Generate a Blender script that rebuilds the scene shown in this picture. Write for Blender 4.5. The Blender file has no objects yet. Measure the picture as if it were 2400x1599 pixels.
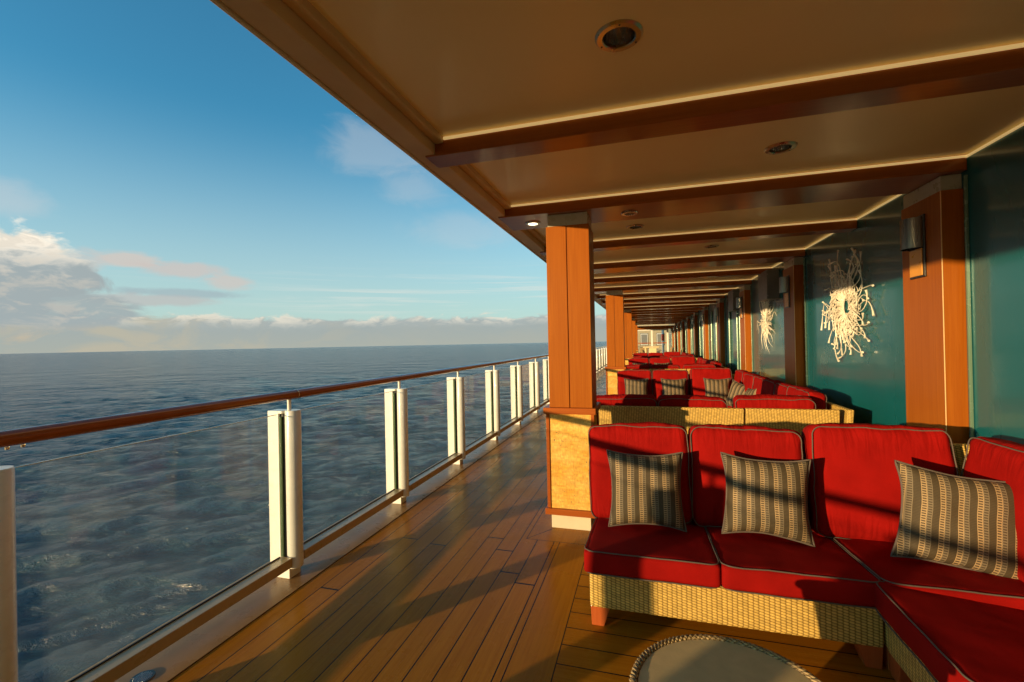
import bpy, bmesh, math, random
import numpy as np
from mathutils import Vector, Matrix, noise
PI = math.pi
R = math.radians
S = bpy.context.scene
COL = S.collection

# ------------------------------------------------------------------ camera
H = 1.5
yaw, roll, pitch = R(16.42), R(1.17), R(0.27)
F = Vector((-math.sin(yaw), math.cos(yaw), 0)); Rt = Vector((math.cos(yaw), math.sin(yaw), 0)); U = Vector((0, 0, 1))
F2 = F*math.cos(pitch) + U*math.sin(pitch); U2 = U*math.cos(pitch) - F*math.sin(pitch)
R3 = Rt*math.cos(roll) - U2*math.sin(roll); U3 = U2*math.cos(roll) + Rt*math.sin(roll)
cam = bpy.data.objects.new('camera', bpy.data.cameras.new('camera')); COL.objects.link(cam)
m3 = Matrix((R3, U3, -F2)).transposed()
cam.matrix_world = Matrix.Translation((0, 0, H)) @ m3.to_4x4()
cam.data.sensor_width = 36; cam.data.lens = 36*1058/2400
cam.data.clip_start = 0.05; cam.data.clip_end = 60000
S.camera = cam

# ------------------------------------------------------------------ light
SUN_TO = Vector((-0.8, -1.0, 0.146)).normalized()
sun = bpy.data.objects.new('sun', bpy.data.lights.new('sun', 'SUN')); COL.objects.link(sun)
sun.data.energy = 4.0; sun.data.angle = R(0.6); sun.data.color = (1.0, 0.72, 0.38)
sun.rotation_euler = (-SUN_TO).to_track_quat('-Z', 'Y').to_euler()
S.view_settings.view_transform = 'Standard'; S.view_settings.look = 'None'
S.view_settings.exposure = 0.65; S.view_settings.gamma = 1
S.render.engine = 'CYCLES'
S.cycles.max_bounces = 10; S.cycles.transparent_max_bounces = 24
S.cycles.diffuse_bounces = 6; S.cycles.glossy_bounces = 5

# ------------------------------------------------------------------ node helpers
class N:
    """tiny expression builder on a node tree"""
    def __init__(s, nt): s.nt = nt; s.n = nt.nodes; s.l = nt.links
    def put(s, sock, v):
        if hasattr(v, 'links') or isinstance(v, bpy.types.NodeSocket): s.l.new(v, sock)
        else: sock.default_value = v
    def m(s, op, a, b=0.0, c=0.0, clamp=False):
        n = s.n.new('ShaderNodeMath'); n.operation = op; n.use_clamp = clamp
        for i, v in enumerate((a, b, c)):
            s.put(n.inputs[i], v)
        return n.outputs[0]
    def mix(s, f, a, b, mode='MIX'):
        n = s.n.new('ShaderNodeMix'); n.data_type = 'RGBA'; n.blend_type = mode
        s.put(n.inputs[0], f)
        for i, v in ((6, a), (7, b)):
            s.put(n.inputs[i], (*v, 1) if isinstance(v, tuple) and len(v) == 3 else v)
        return n.outputs[2]
    def xyz(s, v):
        n = s.n.new('ShaderNodeSeparateXYZ'); s.l.new(v, n.inputs[0]); return n.outputs
    def comb(s, x, y, z):
        n = s.n.new('ShaderNodeCombineXYZ')
        for i, v in enumerate((x, y, z)): s.put(n.inputs[i], v)
        return n.outputs[0]
    def noise(s, v, scale, detail=4, rough=0.5, dist=0.0, out=0):
        n = s.n.new('ShaderNodeTexNoise')
        if v is not None: s.l.new(v, n.inputs['Vector'])
        n.inputs['Scale'].default_value = scale; n.inputs['Detail'].default_value = detail
        n.inputs['Roughness'].default_value = rough; n.inputs['Distortion'].default_value = dist
        return n.outputs[out]
    def white(s, v):
        n = s.n.new('ShaderNodeTexWhiteNoise'); n.noise_dimensions = '3D'; s.l.new(v, n.inputs['Vector']); return n.outputs[0]
    def rng(s, v, a, b, c=0.0, d=1.0, smooth=False):
        n = s.n.new('ShaderNodeMapRange'); s.l.new(v, n.inputs[0])
        if smooth: n.interpolation_type = 'SMOOTHSTEP'
        for i, x in enumerate((a, b, c, d)): n.inputs[i+1].default_value = x
        return n.outputs[0]
    def map(s, v, sc=(1, 1, 1), loc=(0, 0, 0)):
        n = s.n.new('ShaderNodeMapping'); s.l.new(v, n.inputs[0]); n.inputs['Scale'].default_value = sc
        n.inputs['Location'].default_value = loc
        return n.outputs[0]
    def tc(s, out='Object'): return s.n.new('ShaderNodeTexCoord').outputs[out]
    def bump(s, h, strength=0.3, dist=0.01):
        n = s.n.new('ShaderNodeBump'); s.l.new(h, n.inputs['Height'])
        n.inputs['Strength'].default_value = strength; n.inputs['Distance'].default_value = dist
        return n.outputs[0]

def mat(name):
    m = bpy.data.materials.new(name); m.use_nodes = True
    b = m.node_tree.nodes['Principled BSDF']
    return m, N(m.node_tree), b

def plain(name, col, rough=0.5, metal=0.0, var=0.12, nscale=6, bump=0.05, bscale=60, coat=0.0, spec=0.5, stretch=(1, 1, 1)):
    m, n, b = mat(name)
    v = n.map(n.tc(), stretch)
    f = n.rng(n.noise(v, nscale, 5), 0.3, 0.7, 1-var, 1+var)
    c = n.mix(1.0, col, n.comb(f, f, f), 'MULTIPLY')
    n.l.new(c, b.inputs['Base Color'])
    b.inputs['Roughness'].default_value = rough; b.inputs['Metallic'].default_value = metal
    b.inputs['Coat Weight'].default_value = coat; b.inputs['Coat Roughness'].default_value = 0.08
    b.inputs['Specular IOR Level'].default_value = spec
    r = n.rng(n.noise(v, nscale*2.3, 4), 0.3, 0.7, max(0.02, rough-0.06), min(1, rough+0.06))
    n.l.new(r, b.inputs['Roughness'])
    if bump: n.l.new(n.bump(n.noise(v, bscale, 4), bump, 0.004), b.inputs['Normal'])
    return m

def wood(name, c1, c2, axis='z', rough=0.35, coat=0.35):
    m, n, b = mat(name)
    st = {'z': (60, 60, 1.6), 'x': (1.6, 60, 60), 'y': (60, 1.6, 60)}[axis]
    v = n.map(n.tc(), st)
    g = n.noise(v, 1.0, 6, 0.6, 0.4)
    big = n.noise(n.map(n.tc(), tuple(0.12*x if x > 10 else x*0.5 for x in st)), 1.0, 3)
    c = n.mix(n.rng(g, 0.3, 0.7), c1, c2)
    c = n.mix(n.rng(big, 0.35, 0.7, 0.0, 0.45), c, c1)
    n.l.new(c, b.inputs['Base Color'])
    b.inputs['Roughness'].default_value = rough; b.inputs['Specular IOR Level'].default_value = 0.25
    b.inputs['Specular Tint'].default_value = (1.0, 0.7, 0.4, 1)
    b.inputs['Coat Weight'].default_value = coat; b.inputs['Coat Roughness'].default_value = 0.12
    n.l.new(n.bump(g, 0.08, 0.002), b.inputs['Normal'])
    return m

M = {}
M['wood'] = wood('orange_veneer', (0.30, 0.074, 0.006), (0.39, 0.110, 0.010), 'z', 0.4, 0.04)
M['beam'] = wood('beam_veneer', (0.25, 0.066, 0.009), (0.34, 0.100, 0.015), 'x', 0.3, 0.3)
M['wood_trim'] = wood('trim_wood', (0.30, 0.065, 0.010), (0.40, 0.10, 0.016), 'x', 0.4, 0.04)
M['handrail'] = wood('varnished_rail', (0.26, 0.060, 0.016), (0.36, 0.09, 0.022), 'y', 0.25, 0.8)
M['leg'] = wood('leg_wood', (0.42, 0.085, 0.02), (0.52, 0.12, 0.03), 'z')
M['ceiling'] = plain('ceiling_panel', (0.92, 0.75, 0.36), 0.42, var=0.04, nscale=1.2, bump=0.02, coat=0.08)
M['fascia'] = plain('fascia_paint', (0.62, 0.45, 0.22), 0.5, var=0.1, nscale=3)
M['trim'] = plain('cream_moulding', (0.95, 0.80, 0.48), 0.3, var=0.02, bump=0)
M['strip'] = plain('glowing_cream_trim', (0.9, 0.75, 0.45), 0.4, var=0.02, bump=0)
_b = M['strip'].node_tree.nodes['Principled BSDF']; _b.inputs['Emission Color'].default_value = (1.0, 0.66, 0.25, 1); _b.inputs['Emission Strength'].default_value = 0.27  # glow added to brighten the cream trim, not a known lamp
M['pale'] = plain('pale_table_paint', (0.80, 0.62, 0.34), 0.3, var=0.04)
M['white'] = plain('white_gloss_paint', (0.80, 0.78, 0.70), 0.3, var=0.05, nscale=9, coat=0.3)
M['cream'] = plain('cream_paint', (0.72, 0.62, 0.42), 0.35, var=0.06, nscale=4)
M['kerb'] = plain('waterway_paint', (0.30, 0.165, 0.06), 0.3, var=0.16, nscale=4, bump=0.04, bscale=14, spec=0.35)
M['kerb'].node_tree.nodes['Principled BSDF'].inputs['Specular Tint'].default_value = (1.0, 0.78, 0.5, 1)
M['rail_paint'] = plain('bottom_rail_paint', (0.44, 0.31, 0.15), 0.3, var=0.06, coat=0.3)
M['gasket'] = plain('black_rubber', (0.015, 0.015, 0.015), 0.6)
M['steel'] = plain('brushed_steel', (0.50, 0.47, 0.42), 0.28, 1.0, nscale=40, stretch=(1, 1, 0.05))
M['dark_steel'] = plain('dark_steel', (0.10, 0.10, 0.09), 0.35, 0.9)
M['shade'] = plain('dark_brushed_shade', (0.20, 0.18, 0.14), 0.3, 1.0, nscale=40, stretch=(1, 1, 0.05))
M['bead'] = plain('pale_bead', (0.80, 0.48, 0.20), 0.35, var=0.03, bump=0)
M['shed'] = plain('shaded_deckhouse_paint', (0.34, 0.28, 0.17), 0.5)  # cream deckhouse darkened, its shade put into the colour
M['brass'] = plain('tarnished_brass', (0.56, 0.46, 0.30), 0.3, 1.0)
M['collar'] = plain('grey_collar_paint', (0.42, 0.38, 0.26), 0.3, var=0.03, coat=0.3, bump=0)
M['grey_panel'] = plain('grey_panel_paint', (0.16, 0.16, 0.145), 0.45)
M['teal'] = plain('teal_wall_panel', (0.006, 0.108, 0.122), 0.28, var=0.10, nscale=0.9, coat=0.45, bump=0.02, bscale=3, stretch=(1, 1, 0.35))
M['teal_trim'] = plain('teal_trim', (0.15, 0.24, 0.16), 0.25, 0.2, var=0.03, bump=0, coat=0.5)
M['hull'] = plain('hull_paint', (0.7, 0.68, 0.62), 0.4)
M['piping'] = plain('grey_piping', (0.11, 0.08, 0.06), 0.8, bump=0.2, bscale=300)
M['art'] = plain('cream_enamel', (0.84, 0.76, 0.60), 0.3, var=0.03, bump=0, coat=0.3)
M['tabletop'] = plain('frosted_tabletop', (0.66, 0.46, 0.20), 0.6, var=0.07, nscale=18, bump=0.12, bscale=140)
M['orange_panel'] = plain('amber_panel', (0.75, 0.32, 0.04), 0.3, var=0.05, coat=0.4)
M['red_paint'] = plain('red_paint', (0.6, 0.06, 0.02), 0.4)
M['dark'] = plain('dark_interior', (0.06, 0.05, 0.04), 0.6)
M['lens'], _n, _b = mat('lit_lens')
_b.inputs['Base Color'].default_value = (0.9, 0.85, 0.7, 1); _b.inputs['Emission Color'].default_value = (1, 0.83, 0.55, 1); _b.inputs['Emission Strength'].default_value = 5

def red_fabric():
    m, n, b = mat('red_canvas')
    o = n.tc()
    x, y, z = n.xyz(o)
    wv = n.m('MULTIPLY', n.m('SINE', n.m('MULTIPLY', n.m('ADD', x, y), 2400)), n.m('SINE', n.m('MULTIPLY', n.m('ADD', z, n.m('MULTIPLY', y, 0.7)), 2400)))
    f = n.rng(n.noise(o, 7, 4), 0.3, 0.7, 0.88, 1.1)
    tw = n.m('ADD', 1.0, n.m('MULTIPLY', wv, 0.10)); f = n.m('MULTIPLY', f, tw)
    n.l.new(n.mix(1, (0.275, 0.005, 0.003), n.comb(f, f, f), 'MULTIPLY'), b.inputs['Base Color'])
    b.inputs['Roughness'].default_value = 0.85
    b.inputs['Specular IOR Level'].default_value = 0.08
    h = n.noise(o, 7, 2, 0.4, 0.8)
    az = n.m('ABSOLUTE', z)
    gm = n.rng(az, 0.10, 0.26, 0, 1, True)
    gat = n.noise(n.comb(n.m('MULTIPLY', x, 26), n.m('MULTIPLY', y, 8), n.m('MULTIPLY', z, 4.5)), 1.0, 2, 0.5, 0.6)
    h = n.m('ADD', h, n.m('MULTIPLY', n.m('MULTIPLY', gat, gm), 6.0))
    n.l.new(n.bump(h, 0.2, 0.012), b.inputs['Normal'])
    return m
M['red'] = red_fabric()

def wicker(name, ca, cb, cu=0.024, cv=0.0115):
    """woven strands: staggered raised cells over uprights, in object metres"""
    m, n, b = mat(name)
    x, y, z = n.xyz(n.tc())
    u = n.m('DIVIDE', n.m('ADD', x, y), cu)
    col_ = n.m('FLOOR', u); fu = n.m('SUBTRACT', u, col_)
    v = n.m('ADD', n.m('DIVIDE', z, cv), n.m('ADD', n.m('MULTIPLY', n.m('FLOORED_MODULO', col_, 2), 0.5), n.m('MULTIPLY', fu, 0.35)))
    row = n.m('FLOOR', v)
    a = n.m('ABSOLUTE', n.m('SINE', n.m('MULTIPLY', fu, PI)))
    c = n.m('ABSOLUTE', n.m('SINE', n.m('MULTIPLY', v, PI)))
    h = n.m('MULTIPLY', n.m('POWER', a, 0.45), n.m('POWER', c, 0.7))
    rnd = n.white(n.comb(col_, row, 0.0))
    fine = n.noise(n.map(n.tc(), (1, 1, 8)), 60, 3)
    col = n.mix(n.rng(h, 0.15, 0.75), ca, cb)  # gaps between strands darker: shade of the weave put into the colour
    f = n.m('ADD', n.m('MULTIPLY', rnd, 0.28), 0.86)
    n.l.new(n.mix(1, col, n.comb(f, f, f), 'MULTIPLY'), b.inputs['Base Color'])
    b.inputs['Roughness'].default_value = 0.55; b.inputs['Specular IOR Level'].default_value = 0.3
    hh = n.m('ADD', h, n.m('MULTIPLY', fine, 0.15))
    n.l.new(n.bump(hh, 0.5, 0.003), b.inputs['Normal'])
    return m
M['wicker'] = wicker('woven_wicker', (0.20, 0.11, 0.02), (0.70, 0.45, 0.11), 0.023, 0.0135)
M['wicker_dark'] = wicker('braided_wicker', (0.14, 0.08, 0.03), (0.50, 0.34, 0.15), 0.012, 0.01)

def stripe():
    m, n, b = mat('striped_pillow_weave')
    x, y, z = n.xyz(n.tc())
    wob = n.m('MULTIPLY', n.m('SUBTRACT', n.noise(n.tc(), 5, 2), 0.5), 0.012)
    u = n.m('DIVIDE', n.m('ADD', x, wob), 0.066)
    fu = n.m('FRACT', u)
    band = n.m('LESS_THAN', fu, 0.40)                      # dark olive band
    lad = n.m('FRACT', n.m('MULTIPLY', n.m('SUBTRACT', fu, 0.40), 3.334))
    which = n.m('FLOOR', n.m('MULTIPLY', n.m('SUBTRACT', fu, 0.40), 3.334))
    rung = n.m('FRACT', n.m('DIVIDE', z, 0.0115))
    edge = n.m('GREATER_THAN', n.m('ABSOLUTE', n.m('SUBTRACT', lad, 0.5)), 0.36)
    rungm = n.m('GREATER_THAN', rung, 0.52)
    lightm = n.m('MAXIMUM', edge, rungm)
    lc = n.mix(which, (0.38, 0.25, 0.115), (0.19, 0.145, 0.085))
    c = n.mix(lightm, (0.07, 0.048, 0.024), lc)
    ribs = n.m('ADD', 0.8, n.m('MULTIPLY', n.m('SINE', n.m('MULTIPLY', z, 900)), 0.2))
    dk = n.mix(1, (0.075, 0.050, 0.020), n.comb(ribs, ribs, ribs), 'MULTIPLY')
    c = n.mix(band, c, dk)
    n.l.new(c, b.inputs['Base Color'])
    b.inputs['Roughness'].default_value = 0.8
    h = n.m('MULTIPLY', lightm, n.m('SUBTRACT', 1, band))
    n.l.new(n.bump(n.m('ADD', h, n.m('MULTIPLY', n.noise(n.tc(), 14, 3), 3)), 0.4, 0.004), b.inputs['Normal'])
    return m
M['stripe'] = stripe()

def stone():
    m, n, b = mat('split_stone_tiles')
    x, y, z = n.xyz(n.tc())
    rowh = 0.0125
    v = n.m('DIVIDE', z, rowh); row = n.m('FLOOR', v)
    off = n.white(n.comb(row, 3.0, 0.0))
    u = n.m('ADD', n.m('DIVIDE', n.m('ADD', x, y), 0.033), n.m('MULTIPLY', off, 7))
    cell = n.comb(n.m('FLOOR', u), row, 0.0)
    r = n.white(cell)
    gu = n.m('ABSOLUTE', n.m('SUBTRACT', n.m('FRACT', u), 0.5)); gv = n.m('ABSOLUTE', n.m('SUBTRACT', n.m('FRACT', v), 0.5))
    gap = n.m('MAXIMUM', n.m('GREATER_THAN', gu, 0.475), n.m('GREATER_THAN', gv, 0.45))
    big = n.noise(n.map(n.tc(), (1, 1, 3)), 5, 4)
    c = n.mix(n.rng(big, 0.35, 0.65), (0.80, 0.39, 0.03), (0.90, 0.55, 0.11))
    f = n.m('ADD', n.m('MULTIPLY', r, 0.3), 0.82)
    c = n.mix(1, c, n.comb(f, f, f), 'MULTIPLY')
    mot = n.noise(n.map(n.tc(), (90, 90, 38)), 1.0, 4, 0.6)
    c = n.mix(n.rng(mot, 0.42, 0.70, 0.0, 0.6), c, (0.50, 0.20, 0.015))
    c = n.mix(n.m('MULTIPLY', gap, 0.12), c, (0.30, 0.18, 0.08))
    pit = n.m('GREATER_THAN', n.noise(n.map(n.tc(), (60, 60, 26)), 1, 2), 0.735)
    c = n.mix(pit, c, (0.18, 0.10, 0.04))
    n.l.new(c, b.inputs['Base Color']); b.inputs['Roughness'].default_value = 0.55
    h = n.m('SUBTRACT', n.m('ADD', r, n.m('MULTIPLY', n.noise(n.tc(), 90, 4), 0.8)), n.m('MULTIPLY', gap, 0.9))
    n.l.new(n.bump(h, 0.3, 0.0025), b.inputs['Normal'])
    return m
M['stone'] = stone()

def glass():
    m = bpy.data.materials.new('rail_glass'); m.use_nodes = True
    nt = m.node_tree; nt.nodes.clear(); n = N(nt)
    out = nt.nodes.new('ShaderNodeOutputMaterial')
    tr = nt.nodes.new('ShaderNodeBsdfTransparent'); tr.inputs[0].default_value = (0.97, 0.975, 0.965, 1)
    gl = nt.nodes.new('ShaderNodeBsdfGlossy'); gl.inputs['Roughness'].default_value = 0.02; gl.inputs[0].default_value = (0.95, 0.95, 0.95, 1)
    df = nt.nodes.new('ShaderNodeBsdfDiffuse'); df.inputs[0].default_value = (0.42, 0.52, 0.62, 1)
    fr = nt.nodes.new('ShaderNodeFresnel'); geo = nt.nodes.new('ShaderNodeNewGeometry'); nt.links.new(n.m('SUBTRACT', 1.5, n.m('MULTIPLY', geo.outputs['Backfacing'], 1.5-1/1.5)), fr.inputs[0])   # same reflectance from inside the pane
    mx = nt.nodes.new('ShaderNodeMixShader'); mx2 = nt.nodes.new('ShaderNodeMixShader')
    dirt = n.rng(n.noise(n.map(n.tc(), (2, 2, 1.2)), 3, 5, 0.6), 0.3, 0.75, 0.02, 0.045)
    nt.links.new(dirt, mx2.inputs[0]); nt.links.new(tr.outputs[0], mx2.inputs[1]); tl = nt.nodes.new('ShaderNodeBsdfTranslucent'); tl.inputs[0].default_value = (0.60, 0.72, 0.80, 1); m0 = nt.nodes.new('ShaderNodeMixShader'); m0.inputs[0].default_value = 0.6
    nt.links.new(df.outputs[0], m0.inputs[1]); nt.links.new(tl.outputs[0], m0.inputs[2]); nt.links.new(m0.outputs[0], mx2.inputs[2])
    nt.links.new(n.m('MULTIPLY', fr.outputs[0], 0.45), mx.inputs[0]); nt.links.new(mx2.outputs[0], mx.inputs[1]); nt.links.new(gl.outputs[0], mx.inputs[2])
    nt.links.new(mx.outputs[0], out.inputs[0])
    return m
M['glass'] = glass()
M['glass_edge'] = plain('polished_glass_edge', (0.72, 0.76, 0.66), 0.3, var=0.02, bump=0)
M['green_edge'] = plain('green_glass_edge', (0.07, 0.12, 0.05), 0.15, var=0.1, bump=0, coat=0.6)

def deck():
    m, n, b = mat('teak_deck')
    x, y, z = n.xyz(n.tc())
    W = 0.1285
    lounge = n.m('GREATER_THAN', x, -0.43)
    # promenade planks run along y
    u1 = n.m('DIVIDE', n.m('ADD', x, 2.10), W)
    u2 = n.m('DIVIDE', n.m('SUBTRACT', y, 2.079), 0.1395)
    u = n.m('ADD', n.m('MULTIPLY', u1, n.m('SUBTRACT', 1, lounge)), n.m('MULTIPLY', u2, lounge))
    border = n.m('MULTIPLY', n.m('GREATER_THAN', x, -0.645), n.m('LESS_THAN', x, -0.43))
    fl = n.m('FLOOR', u)
    along = n.m('ADD', n.m('MULTIPLY', y, n.m('SUBTRACT', 1, lounge)), n.m('MULTIPLY', x, lounge))
    rr = n.white(n.comb(fl, lounge, 5.0))
    L = 4.6
    w = n.m('ADD', n.m('DIVIDE', along, L), n.m('MULTIPLY', rr, 9))
    fw = n.m('FRACT', w); cw = n.m('FLOOR', w)
    fu = n.m('FRACT', u)
    def near(f, wd):  # near an integer
        return n.m('GREATER_THAN', n.m('ABSOLUTE', n.m('SUBTRACT', f, 0.5)), 0.5-wd)
    seam = n.m('MULTIPLY', near(fu, 0.026), n.m('SUBTRACT', 1, border))
    butt = n.m('MULTIPLY', near(fw, 0.0014), n.m('SUBTRACT', 1, border))
    def line(c, x0, hw=0.0029): return n.m('LESS_THAN', n.m('ABSOLUTE', n.m('SUBTRACT', c, x0)), hw)
    seam = n.m('MAXIMUM', seam, n.m('MAXIMUM', butt, n.m('MAXIMUM', line(x, -0.43), line(x, -0.645))))
    # border boards framed round each column foot (period 5.95 m)
    yy = n.m('SUBTRACT', n.m('FLOORED_MODULO', n.m('SUBTRACT', y, 3.345), 5.95), 0.0)
    fr1 = n.m('LESS_THAN', yy, 0.84)
    inx = n.m('MULTIPLY', n.m('GREATER_THAN', x, -0.905), n.m('LESS_THAN', x, -0.24))
    inside = n.m('MULTIPLY', fr1, inx)
    ring = n.m('MULTIPLY', inside, n.m('MAXIMUM', n.m('MAXIMUM', line(yy, 0.003), line(yy, 0.837)), n.m('MAXIMUM', line(x, -0.902), line(x, -0.243))))
    mit = n.m('MULTIPLY', n.m('LESS_THAN', n.m('ABSOLUTE', n.m('SUBTRACT', n.m('ADD', x, 0.905), n.m('MULTIPLY', yy, 0.70))), 0.004), n.m('LESS_THAN', yy, 0.26))
    mit2 = n.m('MULTIPLY', n.m('LESS_THAN', n.m('ABSOLUTE', n.m('SUBTRACT', n.m('ADD', x, 0.905), n.m('MULTIPLY', n.m('SUBTRACT', 0.84, yy), 0.70))), 0.004), n.m('GREATER_THAN', yy, 0.58))
    seam = n.m('MULTIPLY', seam, n.m('SUBTRACT', 1, inside))
    seam = n.m('MAXIMUM', seam, n.m('MAXIMUM', ring, n.m('MULTIPLY', inside, n.m('MAXIMUM', mit, mit2))))
    pr = n.white(n.comb(fl, cw, lounge))
    gv = n.comb(n.m('MULTIPLY', u, 9), n.m('MULTIPLY', along, 2.2), pr)
    gr = n.noise(gv, 1.0, 5, 0.6, 0.3)
    gr2 = n.noise(n.comb(n.m('MULTIPLY', u, 40), n.m('MULTIPLY', along, 5), pr), 1.0, 4, 0.6)
    c = n.mix(n.rng(gr, 0.3, 0.7), (0.36, 0.122, 0.004), (0.46, 0.175, 0.009))
    f = n.m('ADD', n.m('MULTIPLY', pr, 0.20), n.m('ADD', 0.79, n.m('MULTIPLY', gr2, 0.22)))
    c = n.mix(1, c, n.comb(f, f, f), 'MULTIPLY')
    blot = n.rng(n.noise(n.tc(), 1.6, 4, 0.6), 0.35, 0.7, 0.0, 0.18)
    c = n.mix(blot, c, (0.28, 0.095, 0.006))
    c = n.mix(seam, c, (0.012, 0.010, 0.010))
    n.l.new(c, b.inputs['Base Color'])
    ro = n.rng(n.noise(n.tc(), 2.6, 5, 0.6), 0.3, 0.72, 0.16, 0.34)
    n.l.new(n.m('ADD', ro, n.m('MULTIPLY', gr2, 0.06)), b.inputs['Roughness'])
    b.inputs['Specular IOR Level'].default_value = 0.09
    b.inputs['Specular Tint'].default_value = (1.0, 0.72, 0.38, 1)
    h = n.m('SUBTRACT', n.m('ADD', n.m('MULTIPLY', gr2, 0.12), n.m('MULTIPLY', pr, 0.25)), n.m('MULTIPLY', seam, 0.8))
    n.l.new(n.bump(h, 0.10, 0.003), b.inputs['Normal'])
    return m
M['deck'] = deck()

def water():
    m, n, b = mat('sea_water')
    o = n.tc()
    b.inputs['Base Color'].default_value = (0.003, 0.054, 0.088, 1)
    b.inputs['IOR'].default_value = 1.33
    b.inputs['Roughness'].default_value = 0.12
    b.inputs['Specular IOR Level'].default_value = 0.42
    h1 = n.noise(n.map(o, (1.0, 1.5, 1)), 0.11, 10, 0.62, 0.1)
    h2 = n.noise(n.map(o, (1.0, 1.4, 1)), 0.5, 9, 0.6, 0.1)
    h3 = n.noise(n.map(o, (1.0, 1.6, 1)), 0.024, 5, 0.55, 0.1)
    h = n.m('ADD', n.m('ADD', n.m('MULTIPLY', h1, 5.0), n.m('MULTIPLY', h3, 23.0)), n.m('MULTIPLY', h2, 0.5))
    n.l.new(n.bump(h, 1.0, 1.0), b.inputs['Normal'])
    return m
M['water'] = water()

# ------------------------------------------------------------------ sky (world)
def world():
    w = bpy.data.worlds.new('World'); S.world = w; w.use_nodes = True
    nt = w.node_tree; n = N(nt); bg = nt.nodes['Background']
    sky = nt.nodes.new('ShaderNodeTexSky'); sky.sky_type = 'NISHITA'; sky.sun_disc = False
    sky.sun_elevation = math.asin(SUN_TO.z); sky.sun_rotation = SKYROT
    sky.altitude = 20; sky.air_density = 1.0; sky.dust_density = 0.6; sky.ozone_density = 2.2
    d = n.tc('Generated')
    x, y, z = n.xyz(d)
    az = n.m('MULTIPLY', n.m('ARCTAN2', x, y), 180/PI)
    el = n.m('MULTIPLY', n.m('ARCSINE', z, 0, 0), 180/PI)
    base = n.mix(1.0, sky.outputs[0], (0.46, 1.20, 1.32), 'MULTIPLY')
    base = n.mix(n.rng(el, -0.5, 26, 0.78, 0.0, True), base, (2.75, 3.25, 3.2))
    v = n.comb(n.m('MULTIPLY', az, 0.16), n.m('MULTIPLY', el, 0.34), 0.0)
    nz = n.noise(v, 1.0, 8, 0.58, 0.5)
    nzb = n.noise(n.comb(n.m('ADD', n.m('MULTIPLY', az, 0.30), 31.0), n.m('MULTIPLY', el, 0.75), 2.0), 1.0, 8, 0.6, 0.6)
    nzs = n.noise(n.comb(n.m('MULTIPLY', az, 0.05), n.m('MULTIPLY', el, 1.4), 7.0), 1.0, 6, 0.6, 0.5)
    def ell(ca, ce, ra, re, amp, tex, soft=0.35):
        dx = n.m('DIVIDE', n.m('SUBTRACT', az, ca), ra); dy = n.m('DIVIDE', n.m('SUBTRACT', el, ce), re)
        r = n.m('SQRT', n.m('ADD', n.m('MULTIPLY', dx, dx), n.m('MULTIPLY', dy, dy)))
        r = n.m('ADD', r, n.m('MULTIPLY', n.m('SUBTRACT', tex, 0.5), amp))
        return n.rng(r, 1.0+soft/2, 1.0-soft/2, 0, 1, True), dy
    K = CLOUD
    def c3(r, g, b): return (K*r, K*g, K*b)
    # thin high streaks
    st = n.m('MULTIPLY', n.rng(nzs, 0.48, 0.72, 0, 0.55, True), n.m('MULTIPLY', n.rng(el, 2.5, 5, 0, 1, True), n.rng(el, 11, 6.5, 0, 1, True)))
    st = n.m('MULTIPLY', st, n.rng(az, -50, -30, 0.15, 1, True))
    base = n.mix(st, base, c3(0.66, 0.66, 0.60))
    # faint wisps
    for (ca, ce, ra, re, op) in ((-33, 22.6, 5.5, 2.4, 0.30), (-28.5, 19.0, 4, 1.6, 0.25), (-22, 14, 6, 1.6, 0.22), (-66, 13, 3, 1.5, 0.35)):
        k, _ = ell(ca, ce, ra, re, 2.2, nz, 1.2)
        base = n.mix(n.m('MULTIPLY', k, op), base, c3(0.56, 0.55, 0.55))
    # small pinkish clouds
    for (ca, ce, ra, re, op, col) in ((-56.5, 8.8, 2.4, 0.75, 0.8, (0.56, 0.49, 0.44)), (-52.6, 8.2, 3.4, 0.75, 0.8, (0.52, 0.47, 0.44)), (-48.4, 7.1, 1.9, 0.8, 0.75, (0.54, 0.48, 0.44)),
                                 (-60.0, 8.4, 1.6, 0.9, 0.5, (0.55, 0.48, 0.44)), (-52.5, 5.8, 5.0, 0.42, 0.6, (0.30, 0.36, 0.40)), (-55, 5.0, 5.0, 0.55, 0.7, (0.44, 0.42, 0.41))):
        k, _ = ell(ca, ce, ra, re, 1.5, nzb, 0.8)
        base = n.mix(n.m('MULTIPLY', k, op), base, c3(*col))
    # horizon bank with lit heads
    top = n.m('ADD', n.m('MULTIPLY', n.m('SUBTRACT', nzb, 0.5), 2.6), n.m('ADD', 3.5, n.m('MULTIPLY', n.m('SUBTRACT', nz, 0.5), 2.0)))
    hb = n.m('SUBTRACT', top, el)
    bank = n.rng(hb, -0.08, 0.45, 0, 1, True)
    lit = n.m('MULTIPLY', n.rng(hb, 1.6, 0.2, 0, 1, True), n.rng(nzb, 0.44, 0.60, 0.1, 1, True))
    body = n.mix(n.rng(el, 0.0, 3.2), c3(0.34, 0.36, 0.32), c3(0.29, 0.335, 0.35))
    body = n.mix(n.m('MULTIPLY', n.rng(nz, 0.46, 0.62, 0, 0.7, True), n.rng(az, -30, -62, 0.15, 1.0, True)), body, c3(0.46, 0.40, 0.29))
    body = n.mix(n.m('MULTIPLY', lit, 0.75), body, c3(0.80, 0.72, 0.58))
    base = n.mix(n.m('MULTIPLY', bank, 0.92), base, body)
    # big cumulus on the left
    k, dy = ell(-68.5, 6.4, 9.3, 5.2, 1.15, nz, 0.16)
    k2, _ = ell(-61.5, 3.8, 5.6, 1.7, 0.9, nzb, 0.3)
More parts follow.
